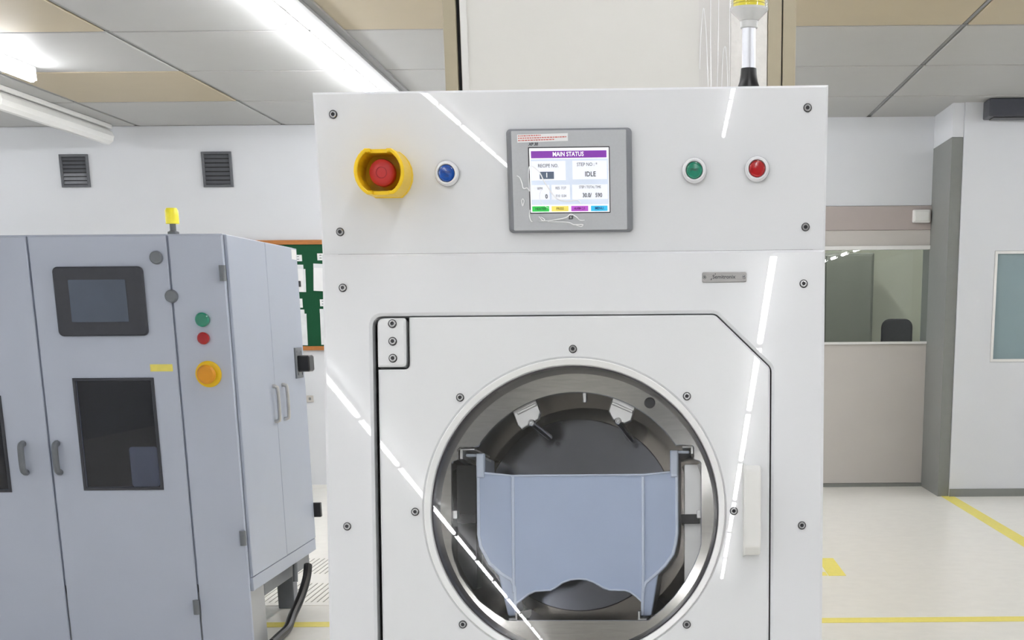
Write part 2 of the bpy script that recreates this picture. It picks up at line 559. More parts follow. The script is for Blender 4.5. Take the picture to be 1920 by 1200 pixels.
def strip_light(x, y0, y1, label, lit=True, group=None, wid=0.022, rot=0.0):
    """one fixture: housing on the ceiling, round tube below, two end caps"""
    hl = (y1 - y0) / 2
    Mw = Matrix.Translation((x, (y0 + y1) / 2, ZC)) @ Matrix.Rotation(-math.atan(rot), 4, 'Z')
    root = tag(empty('strip_light', None, Mw), label, 'light', group)
    key = (round(hl, 3), wid, lit)
    if key not in LIGHTS:
        zt = -0.034 - wid
        h = obj('housing', bx(-wid * 0.7, wid * 0.7, -hl + 0.012, hl - 0.012, -0.034, -0.001), 'satin_white', root, Mw, bevel=0.004, seg=1)
        prof = [(0.6, -hl + 0.014), (1.0, -hl + 0.04), (1.0, hl - 0.04), (0.6, hl - 0.014)]
        t = obj('tube', tube(NB(), [(0, yy, zt) for _, yy in prof], [wid * k for k, _ in prof], 10), 'tube' if lit else 'lamp_dead', root, Mw, smooth=True)
        c = obj('end_cap', bx(-0.018, 0.018, -0.005, 0.005, zt - wid * 0.6, -0.001), 'warm_white', root, Mw @ Matrix.Translation((0, -hl + 0.008, 0)), bevel=0.003, seg=1)
        LIGHTS[key] = (h.data, t.data, c.data)
    else:
        h, t, c = LIGHTS[key]
        link('housing', h, root, Mw)
        link('tube', t, root, Mw)
        link('end_cap', c, root, Mw @ Matrix.Translation((0, -hl + 0.008, 0)))
    link('end_cap', LIGHTS[key][2], root, Mw @ Matrix.Translation((0, hl - 0.008, 0)))
    return root


GL = 'strip lights in the long row along the left'
XL = -1.885
for a, b2, lb in ((10.62, 11.85, 'glowing strip light farthest along the row, behind the machine top edge'),
                  (9.37, 10.60, 'glowing strip light meeting the top left edge of white machine'),
                  (7.96, 9.35, 'glowing strip light second from the machine top left, full length visible'),
                  (6.70, 7.94, 'glowing strip light cut by the top of the frame, left of centre')):
    strip_light(XL, a, b2, lb, group=GL)
struct('trim_10', bx(-1.825, -1.715, 5.0, YW - 0.02, ZC - 0.03, ZC - 0.0005), 'rail')
struct('trim_11', bx(-1.714, -1.675, 5.0, YW - 0.02, ZC - 0.014, ZC - 0.0005), 'rail')
strip_light(-3.82, 8.28, 9.55, 'bright strip light at the left edge of the frame under ceiling', group='strip lights at far left', wid=0.03)
strip_light(-4.34, 10.1, 12.2, 'long unlit white strip light at far left, reaching the back wall', lit=False, group='strip lights at far left', wid=0.06)
# rows running back over and behind the viewer: they show as streaks in the glossy front
SL = 0.065
for k in range(17):
    y1 = 3.6 - 1.07 * k
    strip_light(-1.83 + SL * (y1 - 0.53), y1 - 1.04, y1, 'glowing strip light mirrored as slanted white streak, left of the machine window', group='strip lights mirrored left', wid=0.0135, rot=SL)
for k in range(12):
    y1 = 3.6 - 1.07 * k
    strip_light(0.25 + SL * (y1 - 0.53), y1 - 1.04, y1, 'glowing strip light mirrored as steep white streak right of the machine window', group='strip lights mirrored right', wid=0.0135, rot=SL)
for k in range(13):  # unseen rows on both sides, added only to brighten the room
    y1 = 11.6 - 2.1 * k
    strip_light(-5.9, y1 - 1.06, y1, 'added fill strip light, unseen outside the frame at far left', group='added fill lights outside the frame left', wid=0.022 if y1 > 2 else 0.030)
    strip_light(4.4, y1 - 1.06 - 0.6, y1 - 0.6, 'added fill strip light, unseen outside the frame at far right', group='added fill lights outside the frame right', wid=0.034 if y1 > 2 else 0.030)
for k in range(6):  # unseen row, added to brighten the room ahead of the machine
    strip_light(-0.12, 4.75 + 1.2 * k, 5.81 + 1.2 * k, 'added fill strip light hidden behind the white column', group='added fill lights behind the column', wid=0.022)
for k in range(2):  # added fixtures that brighten the room beyond the pane
    strip_light(1.35 + 0.8 * k, 12.8, 13.86, 'added fill strip light inside the room behind the glass partition', group='added fill lights beyond the glass', wid=0.03)

# ================================================================== THE WHITE MACHINE
YAW, LEAN = -0.04222, 0.16824
OX, OY, OZ = -0.10107, 1.82685, CAM_Z + 0.08356
ROOT = Matrix.Translation((OX, OY, 0)) @ Matrix.Rotation(YAW, 4, 'Z')
sl, cl = math.sin(LEAN), math.cos(LEAN)
LOW = ROOT @ Matrix(((1, 0, 0, 0), (0, sl, -cl, 0), (0, cl, sl, OZ), (0, 0, 0, 1)))     # leaning lower front: u right, v up, w out
UP = ROOT @ Matrix(((1, 0, 0, 0), (0, 0, -1, 0.0032), (0, 1, 0, OZ), (0, 0, 0, 1)))           # upright control panel
HW, HU = 0.307, 0.185
mc = tag(empty('spin_dryer', None, ROOT), 'glossy white wafer spin dryer with round porthole door and touch screen', 'machine')
VB = -1.40

ub = plate(NB(), [(-HW, 0.0003), (HW, 0.0003), (HW, HU), (-HW, HU)], -0.018, 0.0, b=0.0026)
for v_ in ub.verts:                                   # the chamfer runs along the top and sides only
    if v_.co.y < 0.02:
        v_.co.y = -0.0004
up = obj('control_panel', ub, 'gloss_white', mc, UP)
door_out = [(-0.2465, -0.56), (0.2432, -0.56), (0.2432, -0.1402), (0.1752, -0.0748), (-0.2465, -0.0748)]
door_hole = fillet(ccw(door_out), [0.012, 0.012, 0.012, 0.012, 0.014])
low = obj('front_panel', plate(NB(), [(-HW, VB), (HW, VB), (HW, -0.0001), (-HW, -0.0001)], -0.02, 0.0, holes=[door_hole], b=0.0034), 'gloss_white', mc, LOW)

# casing behind the front: sides, top, back, plinth
def profile():
    a = ROOT.inverted() @ LOW @ Vector((0, -0.001, -0.022))
    b = ROOT.inverted() @ LOW @ Vector((0, VB, -0.022))
    return [(0.0225, OZ + HU - 0.002), (0.78, OZ + HU - 0.002), (0.78, 0.06), (b.y, 0.06), (b.y, b.z), (a.y, a.z), (0.0225, OZ + 0.002)]


for s in (-1, 1):
    Ms = ROOT @ Matrix(((0, 0, 1, s * (HW - 0.006)), (1, 0, 0, 0), (0, 1, 0, 0), (0, 0, 0, 1)))
    obj('side_panel', plate(NB(), profile(), -0.005, 0.005), 'satin_white', mc, Ms)
obj('top_panel', bx(-HW + 0.012, HW - 0.012, 0.0225, 0.78, OZ + HU - 0.014, OZ + HU - 0.002), 'satin_white', mc, ROOT)
obj('back_panel', bx(-HW + 0.012, HW - 0.012, 0.768, 0.78, 0.06, OZ + HU - 0.016), 'satin_white', mc, ROOT)
obj('plinth', bx(-HW + 0.02, HW - 0.02, -0.17, 0.74, 0.0, 0.058), 'dark', mc, ROOT)
obj('inner_shelf', bx(-HW + 0.013, HW - 0.013, 0.03, 0.76, OZ - 0.01, OZ), 'dark', mc, ROOT)

# screws
def screw_mesh():
    b = NB()
    lathe(b, [(0.0050, 0.0002), (0.0050, 0.0008), (0.0041, 0.0010), (0.0041, 0.0003)], 20, mi=1)
    lathe(b, [(0.0040, 0.0003), (0.0040, 0.0016), (0.0035, 0.0022), (0.0022, 0.0022), (0.0021, 0.0010), (0, 0.0009)], 20, mi=0)
    for f in b.faces:
        c = f.calc_center_median()
        if (c.x ** 2 + c.y ** 2) ** 0.5 < 0.0021:
            f.material_index = 1
    return b


_s0 = obj('screw', screw_mesh(), ['screw', 'screw_dark'], up, UP @ Matrix.Translation((-0.283, 0.160, 0)), smooth=True)
SCREW = _s0.data


def screw(parent, frame, u, v, w=0.0, s=1.0):
    return link('screw', SCREW, parent, frame @ Matrix.Translation((u, v, w)) @ Matrix.Rotation(random.uniform(0, 6), 4, 'Z') @ Matrix.Scale(s, 4))


for u, v in ((0.283, 0.160), (-0.283, 0.0257), (0.283, 0.0257)):
    screw(up, UP, u, v)
for v in (-0.041, -0.3314, -0.62, -0.95):
    for u in (-0.2813, 0.2813):
        screw(low, LOW, u, v)

# door
CU, CV, CR = 0.001, -0.3137, 0.197
notch = [(-0.2395, -0.5505), (0.2414, -0.5505), (0.2414, -0.1408), (0.1743, -0.0766), (-0.2005, -0.0766), (-0.2005, -0.1395), (-0.2395, -0.1395)]
dr = obj('door', plate(NB(), fillet(ccw(notch), [0.01, 0.01, 0.01, 0.01, 0.001, 0.007, 0.001]), -0.02, 0.0, holes=[circ(CU, CV, 0.1862, 128)], b=0.0024), 'door_white', mc, LOW)
for k in range(8):
    a = k * math.pi / 4
    screw(dr, LOW, CU + CR * math.sin(a), CV + CR * math.cos(a))
obj('window_bezel', lathe(NB(), [(0.1861, -0.016), (0.1861, 0.0006), (0.1850, 0.0012), (0.1790, -0.0024), (0.1782, -0.005), (0.1782, -0.016)], 128, (CU, CV), close=True), 'warm_white', dr, LOW, smooth=True)
obj('gasket', lathe(NB(), [(0.1778, -0.0075), (0.1778, -0.046), (0.1725, -0.046), (0.1725, -0.036), (0.1748, -0.016), (0.1765, -0.0075)], 128, (CU, CV), close=True), 'rubber', dr, LOW, smooth=True)
obj('window_pane', lathe(NB(), [(0.0, -0.0085), (0.1760, -0.0085), (0.1745, -0.0135), (0.0, -0.0135)], 96, (CU, CV)), 'window_glass', dr, LOW)
hd = NB()
prof = [(-0.2590, 0.0005), (-0.2590, 0.014), (-0.2660, 0.027), (-0.3580, 0.029), (-0.3675, 0.016), (-0.3675, 0.0005)]
va = [hd.verts.new((0.2090, v, ww)) for v, ww in prof]
vb = [hd.verts.new((0.2305, v, ww)) for v, ww in prof]
hd.faces.new(va)
hd.faces.new(vb)
for i in range(len(prof)):
    j = (i + 1) % len(prof)
    hd.faces.new((va[i], va[j], vb[j], vb[i]))
obj('handle', hd, 'satin_white', dr, LOW, bevel=0.0035, seg=3, smooth=True)

# hinge block
hb = obj('hinge', plate(NB(), fillet(ccw([(-0.2395, -0.1365), (-0.2045, -0.1365), (-0.2045, -0.0778), (-0.2395, -0.0778)]), [0.0, 0.006, 0.003, 0.009]), -0.018, 0.0012, b=0.0022), 'door_white', mc, LOW)
for v in (-0.0848, -0.106, -0.1265):
    screw(hb, LOW, -0.2205, v, 0.0012, 1.05)
obj('door_gap_shade', plate(NB(), [(-0.246, -0.55), (0.243, -0.55), (0.243, -0.1402), (0.175, -0.075), (-0.246, -0.075)], -0.034, -0.024, holes=[circ(CU, CV, 0.186, 64)]), 'dark', mc, LOW)  # dark sheet behind the door gap, standing for the shade inside

# nameplate
npl = obj('nameplate', plate(NB(), fillet(ccw([(0.1585, -0.0385), (0.2122, -0.0385), (0.2122, -0.0265), (0.1585, -0.0265)]), [0.002] * 4, 3), 0.0002, 0.0014, b=0.0004), 'plate_steel', mc, LOW)
text('lettering', 'Semitronix', 0.1850, -0.0323, 0.0016, 0.0046, 'ink', npl, LOW, bold=0.00008, sx=0.98)
for pts in ([(0.1702, -0.0352), (0.1694, -0.0365), (0.1690, -0.0352), (0.1696, -0.0340), (0.1704, -0.0335)], [(0.1745, -0.0302), (0.1750, -0.0290), (0.1748, -0.0279), (0.1740, -0.0280), (0.1744, -0.0292)]):
    obj('swoosh', plate(NB(), pts, 0.0015, 0.0018), 'ink', npl, LOW)
for u in (0.1615, 0.2092):
    screw(npl, LOW, u, -0.0325, 0.0012, 0.42)

# ---- touch screen
hm = obj('touch_screen', plate(NB(), rrect(-0.0748, 0.0748, 0.022, 0.140, 0.005), 0.0003, 0.010, b=0.0035), 'hmi_dark', mc, UP)
obj('faceplate', plate(NB(), rrect(-0.0685, 0.0685, 0.0244, 0.1375, 0.0012, 2), 0.0095, 0.0106, b=0.0004), 'hmi_face', hm, UP)
obj('screen_border', plate(NB(), rrect(-0.0487, 0.0487, 0.0437, 0.1190, 0.0006, 2), 0.0106, 0.0108), 'scr_border', hm, UP)
S = lambda s: -0.0474 + 0.0950 * s
T = lambda t: 0.1178 - 0.0730 * t


def flat(name, s0, s1, t0, t1, w, m):
    return obj(name, plate(NB(), [(S(s0), T(t0)), (S(s1), T(t0)), (S(s1), T(t1)), (S(s0), T(t1))], w - 0.0002, w), m, hm, UP)


flat('display', 0, 1, 0, 1, 0.0110, 'scr_white')
flat('display_field', 0.015, 0.99, 0.17, 0.88, 0.0111, 'scr_blue')
flat('title_bar', 0.022, 0.972, 0.045, 0.155, 0.0112, 'scr_purple')
text('lettering', 'MAIN STATUS', S(0.49), T(0.100), 0.0114, 0.0050, 'white_ink', hm, UP, bold=0.00014, sx=0.86)
for s0, s1, t0, t1 in ((0.02, 0.455, 0.20, 0.50), (0.54, 0.975, 0.20, 0.49), (0.02, 0.245, 0.57, 0.80), (0.27, 0.505, 0.57, 0.80), (0.53, 0.98, 0.57, 0.80)):
    flat('readout', s0, s1, t0, t1, 0.0112, 'scr_panel')
flat('value_box', 0.125, 0.305, 0.365, 0.478, 0.0113, 'scr_grey')
for s, u, v, h, m, sx, bd in (
        ('RECIPE NO.', 0.235, 0.275, 0.0040, 'ink_grey', 0.86, 0.0), ('1', 0.215, 0.422, 0.0055, 'white_ink', 1.0, 0.0001),
        ('STEP NO : *', 0.725, 0.262, 0.0040, 'ink_grey', 0.86, 0.0), ('IDLE', 0.765, 0.412, 0.0056, 'ink', 0.86, 0.0001),
        ('RPM', 0.125, 0.628, 0.0030, 'ink_grey', 0.8, 0.0), ('RES  7.37', 0.387, 0.622, 0.0030, 'ink_grey', 0.80, 0.0),
        ('STEP / TOTAL TIME', 0.757, 0.612, 0.0030, 'ink_grey', 0.74, 0.0), ('0', 0.205, 0.752, 0.0048, 'ink', 0.9, 0.0001),
        ('F10  0.04', 0.390, 0.745, 0.0030, 'ink_grey', 0.80, 0.0), ('30.0/   590', 0.785, 0.740, 0.0048, 'ink', 0.82, 0.0001)):
    text('lettering', s, S(u), T(v), 0.0114, h, m, hm, UP, bold=bd, sx=sx)
for (s0, s1), m, mi, s in (((0.02, 0.235), 'scr_green', 'ink_green', 'HEATER'), ((0.265, 0.480), 'scr_yellow', 'ink_olive', 'PRESS'), ((0.515, 0.730), 'scr_magenta', 'ink_purple', 'ALARM CLR'), ((0.765, 0.975), 'scr_cyan', 'ink_blue', 'MENU')):
    k = flat('soft_key', s0, s1, 0.902, 0.985, 0.0114, m)
    text('lettering', s, S((s0 + s1) / 2), T(0.943), 0.0116, 0.0029, mi, hm, UP, bold=0.00005, sx=0.9 if len(s) < 7 else 0.62)
text('lettering', 'XP 30', -0.0425, 0.1222, 0.0108, 0.0032, 'ink', hm, UP, bold=0.00012, shear=0.25)
text('lettering', 'LS', 0.0005, 0.0387, 0.0108, 0.0040, 'ink', hm, UP, bold=0.00022, shear=0.3)
obj('sticker', plate(NB(), [(-0.0612, 0.1242), (-0.0008, 0.1256), (-0.0008, 0.1342), (-0.0612, 0.1332)], 0.0106, 0.0109), 'paper', hm, UP)
for v, ln in ((0.1316, 0.027), (0.1290, 0.057), (0.1265, 0.043)):
    b = NB()
    u = -0.0602
    while u < -0.0602 + ln:
        L = random.uniform(0.0010, 0.0034)
        z = v + (u + 0.06) * 0.02
        box(b, u, u + L, z - 0.0005, z + 0.0006, 0.0109, 0.0111)
        u += L + 0.0007
    tag(obj('fine_print', b, 'ink_red', hm, UP), kind='stuff')
film = [[(-0.0629, 0.087), (-0.0595, 0.0847), (-0.0573, 0.0792), (-0.0557, 0.0725), (-0.051, 0.073), (-0.0482, 0.0691)], [(-0.0567, 0.0609), (-0.0579, 0.0581), (-0.0569, 0.0525), (-0.0552, 0.0581), (-0.0567, 0.0609)], [(-0.0482, 0.0691), (-0.0488, 0.089), (-0.0468, 0.0978), (-0.041, 0.0956), (-0.0353, 0.09), (-0.0308, 0.0811), (-0.0252, 0.0722), (-0.0184, 0.0632), (-0.0115, 0.0587), (-0.0009, 0.0575), (0.0097, 0.0585), (0.0131, 0.054)], [(-0.0482, 0.048), (-0.049, 0.0413), (-0.0474, 0.0356), (-0.0451, 0.0345)], [(-0.0386, 0.035), (-0.0274, 0.0354), (-0.0167, 0.0365), (-0.0049, 0.0386), (0.0005, 0.0424), (0.0069, 0.0396), (0.0115, 0.0356), (0.0174, 0.0355)], [(-0.0355, 0.04), (-0.0309, 0.0366), (-0.0333, 0.0355), (-0.0378, 0.0406)], [(-0.0274, 0.0343), (-0.0121, 0.0339), (-0.0015, 0.0329), (0.0044, 0.0306), (0.015, 0.0305), (0.0126, 0.0283), (0.0067, 0.0301)], [(-0.0335, 0.0712), (-0.0362, 0.0645), (-0.035, 0.0578), (-0.0304, 0.0522), (-0.0235, 0.0488)]]
for k, p in enumerate(film):  # white beads drawn where the film wrinkles catch the lamps
    pts = smooth_path([(a, b, 0.0117) for a, b in p], 5)
    n = len(pts)
    rr = (0.0007 if k != 7 else 0.0003)
    tube_r = [rr * (0.5 + 0.5 * math.sin(math.pi * (i + 0.6) / (n + 0.2))) for i in range(n)]
    tag(obj('film_glint', tube(NB(), pts, tube_r, 6), 'film', hm, UP, smooth=True), 'white bead standing for the glint on a wrinkle of the peeling screen film')

# ---- emergency stop
EU, EV = -0.2205, 0.0902
def stop_outline(hx, hy, n=9):
    a = math.asin(min(1, hy / hx))
    pr = circ(0, 0, hx, n, -a, a) + circ(0, 0, hx, n, math.pi - a, math.pi + a)
    return [(EU + x, EV + y) for x, y in pr]


es = obj('emergency_stop', plate(NB(), stop_outline(0.0308, 0.0262), 0.0002, 0.006, b=0.001), 'yellow', mc, UP)
g = NB()
W_T = 0.0042
oh, oy, ih, iy = 0.0300, 0.0255, 0.0300 - W_T, 0.0255 - W_T
# guard: two tall curved cheeks joined by lower walls at top and bottom
ain, aout = math.asin(min(1, iy / ih)), math.asin(min(1, oy / oh))
for s in (0, math.pi):
    o_ = [(0.0300 * math.cos(a), 0.0300 * math.sin(a)) for a in [s - aout + 2 * aout * k / 12 for k in range(13)]]
    i_ = [(ih * math.cos(a), ih * math.sin(a)) for a in [s - ain + 2 * ain * k / 12 for k in range(13)]]
    sg = 1 if s == 0 else -1
    ex = 0.0100
    outl = [(sg * ex, -sg * oy)] + o_ + [(sg * ex, sg * oy), (sg * ex, sg * iy)] + list(reversed(i_)) + [(sg * ex, -sg * iy)]
    plate(g, [(EU + x, EV + y) for x, y in outl], 0.006, 0.050, b=0.0009)
for sy in (-1, 1):
    y0, y1 = sorted((EV + sy * oy, EV + sy * iy))
    box(g, EU - 0.0100, EU + 0.0100, y0, y1, 0.006, 0.0410)
obj('guard', g, 'yellow', es, UP, smooth=False)
b = NB()
lathe(b, [(0.0, 0.0365), (0.0058, 0.0365), (0.0062, 0.0361), (0.0066, 0.0365), (0.0120, 0.0358), (0.0150, 0.0335), (0.0157, 0.0300), (0.0157, 0.0260), (0.0120, 0.0240), (0.0, 0.0240)], 40, (EU, EV))
bt = obj('mushroom_button', b, 'red', es, UP, smooth=True)
obj('ring_mark', lathe(NB(), [(0.0056, 0.0365), (0.0056, 0.0368), (0.0064, 0.0368), (0.0064, 0.0365)], 32, (EU, EV), close=True), 'red_dark', es, UP)
obj('button_stem', lathe(NB(), [(0.0, 0.006), (0.0105, 0.006), (0.0105, 0.0239), (0.0, 0.0239)], 24, (EU, EV)), 'amber', es, UP)


# ---- push buttons
def push_button(u, v, lens, label, txt=(), tm='ink'):
    r = obj('push_button', lathe(NB(), [(0.0146, 0.0003), (0.0146, 0.0030), (0.0138, 0.0068), (0.0122, 0.0086), (0.0106, 0.0086), (0.0100, 0.0070), (0.0100, 0.0003)], 48, (u, v), close=True), 'button_ring', mc, UP, smooth=True)
    tag(r, label)
    obj('chrome_rim', lathe(NB(), [(0.0150, 0.0002), (0.0150, 0.0014), (0.0147, 0.0018), (0.0146, 0.0002)], 48, (u, v), close=True), 'chrome', r, UP, smooth=True)
    obj('lens', lathe(NB(), [(0.0, 0.0072), (0.0072, 0.0068), (0.0078, 0.0073), (0.0092, 0.0070), (0.0099, 0.0052), (0.0099, 0.0010), (0.0, 0.0010)], 40, (u, v)), lens, r, UP, smooth=True)
    for s, dv, h, sx in txt:
        text('lettering', s, u, v + dv, 0.0076, h, tm, r, UP, sx=sx)


push_button(-0.1485, 0.0913, 'lens_blue', 'blue push button in white ring', (('SYSTEM', 0.0012, 0.0026, 0.8), ('ON', -0.0034, 0.0026, 0.9)), 'ink_blue')
push_button(0.1492, 0.0913, 'lens_green', 'green push button in white ring', (('START', 0.0004, 0.0028, 0.85),), 'ink')
push_button(0.2240, 0.0922, 'lens_red', 'red push button in white ring')

# ---- chamber behind the window
flange_open = [(-0.0886, -0.449), (0.0906, -0.449), (0.1085, -0.4345), (0.1223, -0.42), (0.1370, -0.400), (0.1478, -0.380), (0.1540, -0.365), (0.157, -0.353), (0.157, -0.2524), (0.1545, -0.2495), (0.148, -0.2475), (0.148, -0.233), (0.146, -0.2305), (0.1305, -0.2295)]
a0, a1 = math.atan2(0.080, 0.1265), math.pi - math.atan2(0.080, 0.1265)
flange_open += circ(0.001, -0.3137, 0.1497, 40, a0 + 0.03, a1 - 0.03)
flange_open += [(-0.1300, -0.2315), (-0.1455, -0.2315), (-0.149, -0.235), (-0.149, -0.247), (-0.1550, -0.2495), (-0.157, -0.2526), (-0.158, -0.357), (-0.155, -0.372), (-0.148, -0.391), (-0.137, -0.4075), (-0.1224, -0.4255), (-0.106, -0.438)]


def ray_hit(poly, a):
    """distance from the window centre to the outline along angle a"""
    d = Vector((math.cos(a), math.sin(a)))
    best = 0.0
    for k in range(len(poly)):
        p, q = Vector(poly[k - 1]) - Vector((CU, CV)), Vector(poly[k]) - Vector((CU, CV))
        e = q - p
        den = d.x * e.y - d.y * e.x
        if abs(den) < 1e-12:
            continue
        t = (p.x * e.y - p.y * e.x) / den
        u_ = (p.x * d.y - p.y * d.x) / den
        if t > 0 and -1e-6 <= u_ <= 1 + 1e-6:
            best = max(best, t)
    return best


FR_OUT, DISH = 0.1724, 0.20
angs = sorted(set([round(math.atan2(y - CV, x - CU), 5) for x, y in flange_open] + [round(-math.pi + 2 * math.pi * k / 160, 5) for k in range(160)]))
fb_ = NB()
cols = []
for a in angs:
    ri = ray_hit(flange_open, a)
    ca, sa = math.cos(a), math.sin(a)
    col = []
    for r, z in ((FR_OUT, -0.044), (FR_OUT, -0.037), ((FR_OUT + ri) / 2, None), (ri + 0.0008, None), (ri, 'b'), (ri, 'c')):
        zz = -0.037 - DISH * (FR_OUT - r) if z in (None, 'b', 'c') else z
        zz -= {'b': 0.0008, 'c': 0.007}.get(z, 0.0) if isinstance(z, str) else 0.0
        col.append(fb_.verts.new((CU + r * ca, CV + r * sa, zz)))
    cols.append(col)
for k in range(len(cols)):                            # the flange is dished: it sinks towards the opening
    A, B = cols[k - 1], cols[k]
    for m_ in range(6):
        n_ = (m_ + 1) % 6
        fb_.faces.new((A[m_], B[m_], B[n_], A[n_]))
fl = obj('chamber_flange', fb_, 'steel', mc, LOW, smooth=True)
obj('sight_hole', lathe(NB(), [(0.0068, -0.0395), (0.0068, -0.0368), (0.0060, -0.0366), (0.0058, -0.0372), (0, -0.0372)], 24, (0.093, -0.1778)), 'screw_dark', fl, LOW)  # no opening here: a dark disc stands for the hole's shade
obj('chamber_liner', lathe(NB(), [(0.172, -0.0445), (0.172, -0.062), (0.149, -0.208), (0.149, -0.212), (0.0, -0.212), (0.0, -0.216), (0.154, -0.216), (0.176, -0.062), (0.176, -0.0445)], 96, (-0.004, CV + 0.001), close=True), 'liner', mc, LOW, smooth=True)
obj('rotor_disc', lathe(NB(), [(0.0, -0.2000), (0.1300, -0.2000), (0.1312, -0.2012), (0.1312, -0.2080), (0.0, -0.2080)], 96, (-0.0115, -0.3110)), 'disc', mc, LOW)


def part_plate(name, outl, w0, w1, m, b=0.0, parent=mc):
    return obj(name, plate(NB(), outl, w0, w1, b=b), m, parent, LOW)


# rotor clamps hanging from the top of the flange opening
for outl, bolt, tip, ridge in (([(-0.083, -0.180), (-0.0537, -0.165), (-0.0456, -0.1868), (-0.0484, -0.1955), (-0.0696, -0.2081), (-0.0743, -0.2041)], (-0.0567, -0.2005), (-0.046, -0.209), [(-0.0755, -0.1872), (-0.0512, -0.1757), (-0.0498, -0.1790), (-0.0740, -0.1905)]),
                               ([(0.0473, -0.165), (0.0756, -0.178), (0.0688, -0.1981), (0.0607, -0.2014), (0.0458, -0.1967), (0.0405, -0.186)], (0.0526, -0.199), (0.064, -0.212), [(0.0455, -0.1745), (0.0720, -0.1862), (0.0706, -0.1893), (0.0440, -0.1778)])):
    cp = part_plate('rotor_clamp', outl, -0.062, -0.050, 'bright_steel', 0.001)
    part_plate('ridge', ridge, -0.050, -0.0475, 'bright_steel', 0.0008, cp)
    obj('clamp_pin', lathe(NB(), [(0, -0.0462), (0.0012, -0.0460), (0.0016, -0.0455), (0.0036, -0.0455), (0.0044, -0.0465), (0.0044, -0.0499), (0, -0.0499)], 24, bolt), 'chrome', cp, LOW, smooth=True)
    obj('clamp_rod', tube(NB(), [(bolt[0], bolt[1], -0.055), (tip[0], tip[1], -0.150)], 0.0040, 14), 'chrome', cp, LOW, smooth=True)
obj('spray_nozzle', lathe(NB(), [(0.0, 0.0), (0.0028, 0.0006), (0.0034, 0.002), (0.0034, 0.014), (0.0026, 0.016), (0.0, 0.016)], 20), 'chrome', mc,
    LOW @ Matrix.Translation((0.0094, -0.1735, -0.065)) @ Matrix.Rotation(math.radians(-70), 4, 'X'), smooth=True)
# side rails that carry the cassette
rl = part_plate('cassette_rail', [(-0.1485, -0.2322), (-0.1292, -0.2322), (-0.1292, -0.2345), (-0.1445, -0.2345), (-0.1445, -0.2455), (-0.1485, -0.2455)], -0.170, -0.048, 'bright_steel', 0.0006)
rr_ = part_plate('cassette_rail', [(0.1475, -0.2302), (0.1332, -0.2302), (0.1332, -0.2328), (0.1442, -0.2328), (0.1442, -0.2405), (0.1475, -0.2405)], -0.170, -0.048, 'bright_steel', 0.0006)
part_plate('cassette_rail', [(0.077, -0.4379), (0.0800, -0.4379), (0.0800, -0.4470), (0.0886, -0.4470), (0.0886, -0.4492), (0.077, -0.4492)], -0.190, -0.048, 'bright_steel', 0.0006)
part_plate('cassette_rail', [(-0.0770, -0.4395), (-0.0795, -0.4395), (-0.0795, -0.4470), (-0.0880, -0.4470), (-0.0880, -0.4492), (-0.0770, -0.4492)], -0.190, -0.048, 'bright_steel', 0.0006)
for s in (-1, 1):
    x0, x1 = sorted((s * 0.131, s * 0.1555))
    part_plate('rotor_arm', rrect(x0, x1, -0.326, -0.315, 0.001, 2), -0.190, -0.062, 'dark', 0.0005)
    x0, x1 = sorted((s * 0.1518, s * 0.1572))
    part_plate('latch_tab', rrect(x0, x1, -0.3205, -0.3105, 0.001, 2), -0.060, -0.0445, 'bright_steel', 0.0005)
part_plate('rotor_side_plate', rrect(0.135, 0.1600, -0.41, -0.250, 0.002, 2), -0.130, -0.092, 'bright_steel', 0.0005)  # bright right, dark left: the chamber's uneven reflections put into the colour
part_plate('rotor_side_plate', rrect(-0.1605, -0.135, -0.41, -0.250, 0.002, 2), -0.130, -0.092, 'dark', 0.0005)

# ================================================================== WAFER CASSETTE (rests on the rails inside)
cs = tag(empty('wafer_cassette', None, LOW @ Matrix.Translation((0, -0.445, -0.13))), 'milky bluish plastic wafer cassette seen through the round window', 'cassette')
ends = [(-0.1300, -0.2375), (-0.1195, -0.2375), (-0.1195, -0.2606), (-0.0844, -0.2641), (0.0, -0.2638), (0.0847, -0.2634), (0.1175, -0.2602), (0.1175, -0.2345), (0.1281, -0.2345), (0.1284, -0.3391), (0.1265, -0.3530), (0.1234, -0.3661), (0.1132, -0.3811), (0.1023, -0.3919), (0.0940, -0.4424), (0.0925, -0.4440), (0.0885, -0.4446), (0.0817, -0.4446), (0.0817, -0.4280), (0.0730, -0.4200), (0.0660, -0.4150), (0.0600, -0.4128), (0.0400, -0.4122), (0.0320, -0.4098), (0.0188, -0.4021), (0.0100, -0.3988), (0.0003, -0.3980), (-0.0100, -0.3990), (-0.0204, -0.4028), (-0.0300, -0.4095), (-0.0360, -0.4125), (-0.0560, -0.4138), (-0.0640, -0.4175), (-0.0805, -0.4300), (-0.0818, -0.4446), (-0.0890, -0.4446), (-0.0915, -0.4430), (-0.1028, -0.3932), (-0.1165, -0.3781), (-0.1279, -0.3556), (-0.1303, -0.3400)]
obj('end_wall', plate(NB(), ends, -0.071, -0.0655, b=0.0012), 'cassette', cs, LOW)


def ribbon(path, th, w0, w1, sgn):
    """a wall following a path in the face plane, th thick, running back from w1 to w0"""
    b = NB()
    P = [Vector(p) for p in path]
    off = []
    for i, p in enumerate(P):
        t = (P[min(i + 1, len(P) - 1)] - P[max(i - 1, 0)]).normalized()
        off.append(p + Vector((-t.y, t.x)) * th * sgn)
    plate(b, [tuple(p) for p in P] + [tuple(p) for p in reversed(off)], w0, w1, b=min(0.0008, th * 0.3))
    return b


